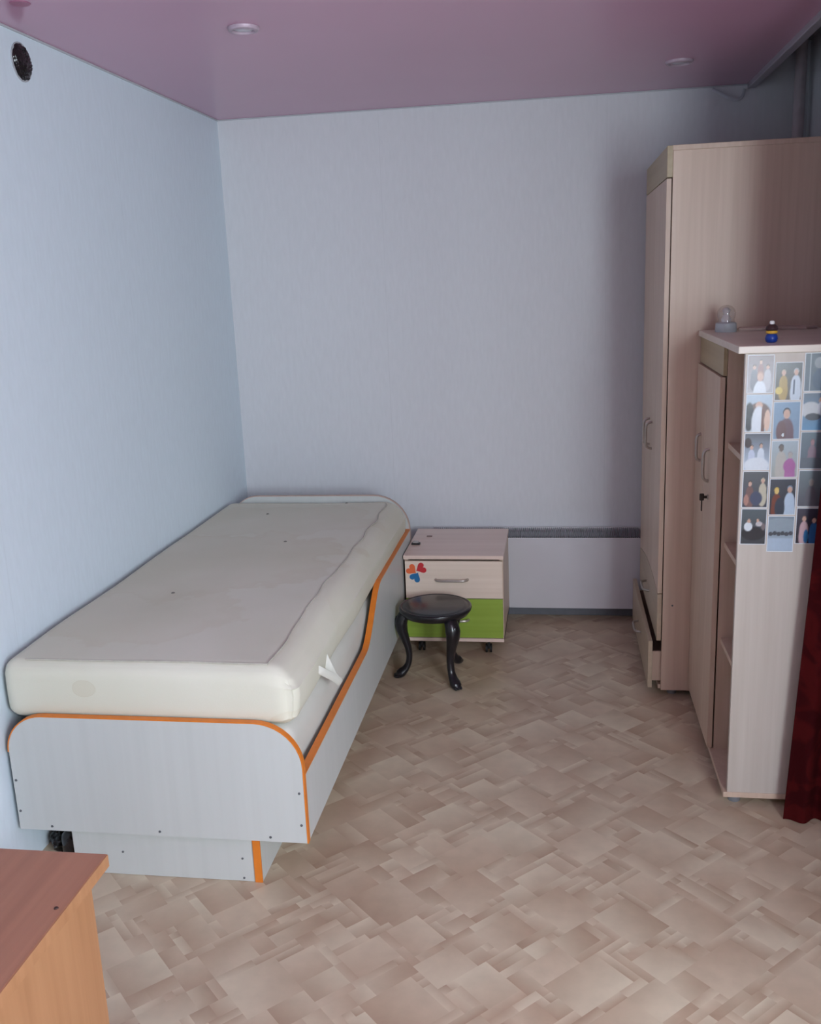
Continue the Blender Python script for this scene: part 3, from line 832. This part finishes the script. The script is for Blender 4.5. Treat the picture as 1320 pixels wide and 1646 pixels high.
for (c, r), (bgc, sh, lab) in specs.items():
    x0, x1, zt = cols[c]
    z1 = zt-r*.1155
    photo(x0, x1, z1-.1125, z1, rt.uniform(-.012, .012), bgc, sh, lab, c*5+r)

# ------------------------------------------------------------------ things on the cabinet top
gl = thing('glass_dome', 'small clear dome with a white figure, against the wardrobe side', 'ornament', (2.22, -1.14, CZT))
bm = bmesh.new(); add_lathe(bm, [(0, 0), (.036, 0), (.038, .004), (.036, .030), (.031, .034), (0, .034)], (2.22, -1.14, CZT), 28)
obj('base', bm, plain('pale_grey_base', srgb(176, 180, 184), .4), gl, smooth=True)
bm = bmesh.new(); add_lathe(bm, [(.030, .034)]+[(.033*math.cos(a)+.0, .062+.033*math.sin(a)) for a in [-.55+k*(PI/2+.55)/9 for k in range(9)]]+[(0, .095)], (2.22, -1.14, CZT), 28)
obj('dome', bm, thin_glass('dome_glass', (.93, .92, .92, 1), .1), gl, smooth=True)
bm = bmesh.new(); add_lathe(bm, [(0, .034), (.016, .035), (.018, .045), (.011, .058), (.008, .062), (.013, .068), (.014, .076), (.008, .084), (0, .086)], (2.22, -1.14, CZT), 20)
obj('figure', bm, plain('white_porcelain', srgb(214, 208, 206), .4), gl, smooth=True)

ty = thing('toy', 'tiny blue toy with yellow band and dark cap on cabinet top', 'toy', (2.262, -1.70, CZT))
bm = bmesh.new(); add_lathe(bm, [(0, 0), (.012, 0), (.0165, .004), (.0185, .012), (.0165, .021), (.012, .026), (0, .027)], (2.262, -1.70, CZT), 24)
obj('body', bm, plain('blue_plastic', srgb(26, 62, 152), .35), ty, smooth=True)
bm = bmesh.new(); add_lathe(bm, [(0, .026), (.014, .0265), (.0175, .030), (.0165, .034), (.012, .036), (0, .036)], (2.262, -1.70, CZT), 24)
obj('band', bm, plain('yellow_plastic', srgb(226, 176, 60), .4), ty, smooth=True)
bm = bmesh.new(); add_lathe(bm, [(0, .035), (.016, .036), (.0185, .040), (.016, .048), (.009, .054), (0, .055)], (2.262, -1.70, CZT), 24)
cap = obj('cap', bm, plain('dark_brown_plastic', srgb(62, 40, 40), .45), ty, smooth=True)
bm = bmesh.new(); add_lathe(bm, [(0, .053), (.006, .054), (.0075, .059), (.006, .064), (0, .066)], (2.262, -1.70, CZT), 16)
obj('bead', bm, plain('white_plastic', srgb(232, 228, 226), .4), cap, smooth=True)

bm = bmesh.new()
pts = [(2.27, -1.10), (2.34, -1.125), (2.42, -1.11), (2.50, -1.13), (2.545, -1.10), (2.54, -1.02), (2.40, -1.01), (2.28, -1.03)]
add_prism(bm, pts, 'z', CZT+.0003, CZT+.009)
bmesh.ops.bevel(bm, geom=bm.edges[:], offset=.003, segments=2, affect='EDGES')
tag(obj('folded_cloth', bm, plain('pinkish_cloth', srgb(206, 186, 176), .85)), 'flat pale folded cloth along the back of the cabinet top', 'cloth')

# ------------------------------------------------------------------ curtain over the niche mouth
def curtain_bm():
    bm = bmesh.new(); nu, nv = 70, 46; th = .003
    zt, zb = 2.44, .006
    F = []; B = []
    for j in range(nv+1):
        z = zb+(zt-zb)*j/nv
        xl = 2.328+.052*min(z, 1.6)/1.0*.92
        xr = 2.714
        fr, br = [], []
        for i in range(nu+1):
            u = i/nu
            x = xl+(xr-xl)*u
            amp = .022*(1-.45*z/2.4)*min(1, .25+u*3)
            y = -1.90+amp*math.sin(u*26+.6*math.sin(z*2.1)+1.2)-.02*u+.006*noise.noise(Vector((u*5, z*2, 1)))
            fr.append(bm.verts.new((x, y, z))); br.append(bm.verts.new((x, y+th, z)))
        F.append(fr); B.append(br)
    for j in range(nv):
        for i in range(nu):
            bm.faces.new((F[j][i], F[j][i+1], F[j+1][i+1], F[j+1][i])); bm.faces.new((B[j][i], B[j+1][i], B[j+1][i+1], B[j][i+1]))
    for j in range(nv):
        bm.faces.new((F[j][0], F[j+1][0], B[j+1][0], B[j][0])); bm.faces.new((F[j][nu], B[j][nu], B[j+1][nu], F[j+1][nu]))
    for i in range(nu):
        bm.faces.new((F[0][i], B[0][i], B[0][i+1], F[0][i+1])); bm.faces.new((F[nv][i], F[nv][i+1], B[nv][i+1], B[nv][i]))
    bmesh.ops.recalc_face_normals(bm, faces=bm.faces)
    return bm
ct = thing('curtain', 'dark red figured curtain hanging over the edge of the photo-covered cabinet', 'curtain', (2.55, -1.90, 0))
obj('cloth', curtain_bm(), damask('red_damask'), ct, smooth=True)
bm = bmesh.new(); add_tube(bm, [(2.36, -1.9, 2.452), (2.718, -1.9, 2.452)], .011, 12)
obj('rod', bm, STEEL, ct, smooth=True)

# ------------------------------------------------------------------ desk corner
dk = thing('desk', 'beech laminate desk with a sheen-tinted top in the near corner', 'desk', (.42, -3.9, 0))
obj('top', box(.012, .833, -4.45, -3.352, .726, .75, .0015), BEECH_SHEEN, dk)
obj('edge_band', box(.8331, .8345, -4.449, -3.353, .7265, .7495), BEECH, dk)
obj('side', box(.784, .802, -4.44, -3.366, .001, .726), BEECH, dk)
obj('side', box(.03, .048, -4.44, -3.366, .001, .726), BEECH, dk)
obj('back', box(.048, .784, -3.40, -3.384, .25, .726), BEECH, dk)

for x, y, z, rz in [(.818, -3.505, .7507, 0), (.8026, -3.53, .69, 1)]:
    bm = bmesh.new(); bmesh.ops.create_cone(bm, cap_ends=True, segments=10, radius1=.0042, radius2=.003, depth=.0016)
    bmesh.ops.transform(bm, matrix=Matrix.Translation((x, y, z))@(Matrix.Rotation(PI/2, 4, 'Y') if rz else Matrix.Identity(4)), verts=bm.verts)
    obj('screw_cap', bm, plain('dark_screw', srgb(70, 46, 38), .5), dk)

# ------------------------------------------------------------------ bottle under the bed end
bt = thing('bottle', 'dark bottle with blue-grey cap on the floor under the bed end', 'bottle', (.125, -2.29, 0))
bm = bmesh.new(); add_lathe(bm, [(0, .0006), (.030, .001), (.033, .006), (.033, .075), (.030, .086), (.018, .098), (.015, .104), (0, .104)], (.125, -2.29, 0), 24)
obj('body', bm, plain('dark_glossy_plastic', srgb(34, 30, 32), .15, var=.2), bt, smooth=True)
bm = bmesh.new(); add_lathe(bm, [(0, .104), (.019, .104), (.020, .107), (.020, .122), (.017, .125), (0, .125)], (.125, -2.29, 0), 24)
obj('cap', bm, plain('teal_cap', srgb(70, 96, 108), .4), bt, smooth=True)
bm = bmesh.new(); bmesh.ops.create_icosphere(bm, subdivisions=4, radius=1)
for v in bm.verts:
    n_ = 1+.22*noise.noise(v.co*2.5)+.12*noise.noise(v.co*6)
    v.co = Vector((.068+v.co.x*.05*n_, -2.21+v.co.y*.075*n_, max(.001, .03+v.co.z*.042*n_)))
tag(obj('plastic_bag', bm, plain('black_film', srgb(26, 22, 24), .25, var=.3)), 'crumpled black plastic bag under the bed beside the wall', 'bag')

# ------------------------------------------------------------------ wall and ceiling fittings
bm = bmesh.new(); bmesh.ops.create_icosphere(bm, subdivisions=5, radius=1)
for v in bm.verts:
    d = v.co.copy(); k = 1+.10*noise.noise(d*3)+.05*noise.noise(d*8)
    fold = .10*abs(noise.noise(d*5))
    v.co = Vector((.001+max(0, d.x)*.016*(k+fold*4)+.004*abs(noise.noise(d*9)), -1.784+d.y*.05*k, 2.412+d.z*.051*k))
vp = thing('vent_plug', 'black crumpled plastic stuffed into round vent hole high on the left wall', 'vent', (0, -1.784, 2.412))
obj('plastic', bm, plain('black_film', (0, 0, 0, 1)), vp, smooth=True)
bm = bmesh.new(); add_lathe(bm, [(.050, 0), (.057, 0), (.057, .003), (.050, .003), (.050, 0)], (0, 0, 0), 32)
bmesh.ops.transform(bm, matrix=Matrix.Translation((.0002, -1.784, 2.412))@Matrix.Rotation(PI/2, 4, 'Y'), verts=bm.verts)
obj('rim', bm, plain('pale_plaster_rim', srgb(176, 178, 184), .8), vp)

def spot(x, y, r, label):
    t = thing('recessed_spotlight', label, 'ceiling light', (x, y, HC))
    bm = bmesh.new(); add_lathe(bm, [(r*.66, .0), (r, .0), (r, -.004), (r*.92, -.010), (r*.74, -.012), (r*.66, -.007), (r*.66, 0)], (x, y, HC-.0002), 36)
    obj('ring', bm, plain('satin_nickel', srgb(186, 166, 180), .5, metal=.2), t, smooth=True)
    bm = bmesh.new(); add_lathe(bm, [(0, -.010), (r*.3, -.0098), (r*.6, -.006), (r*.65, -.001), (0, -.0005)], (x, y, HC-.0002), 30)
    obj('lens', bm, plain('frosted_lens', srgb(196, 190, 200), .2), t, smooth=True)
spot(.66, -1.61, .05, 'round recessed ceiling spotlight above the bed')
spot(2.095, -.61, .053, 'round recessed ceiling spotlight in front of the wardrobe')
bm = bmesh.new(); add_lathe(bm, [(0, -.002), (.026, -.002), (.028, -.0015), (.028, 0), (0, 0)], (.162, -2.045, HC-.0002), 32)
tag(obj('ceiling_patch', bm, plain('magenta_film', srgb(170, 104, 134), .4)), 'round darker pink patch on the ceiling above the left wall', 'patch')

# heating riser in the far corner
bm = bmesh.new()
add_tube(bm, catmull([(2.668, -.07, .001), (2.668, -.07, .8), (2.668, -.07, 1.6), (2.668, -.07, 2.2), (2.668, -.07, HU-.001)], 4), .024, 20)
tag(obj('heating_pipe', bm, plain('painted_pipe', srgb(196, 184, 188), .4), smooth=True), 'painted vertical heating pipe in the corner above the wardrobe', 'pipe')
# loose clear tape at the end of the ceiling edge
bm = bmesh.new()
pts = catmull([(2.307, -.014, 2.486), (2.348, -.02, 2.462), (2.385, -.024, 2.44), (2.412, -.022, 2.433), (2.436, -.018, 2.445), (2.446, -.02, 2.478)], 6)
add_tube(bm, pts, [(.0012, .007)]*len(pts), 8)
tag(obj('loose_tape', bm, plain('clear_tape', srgb(196, 200, 208), .2), smooth=True), 'loose drooping strip of clear tape at the ceiling edge', 'tape')
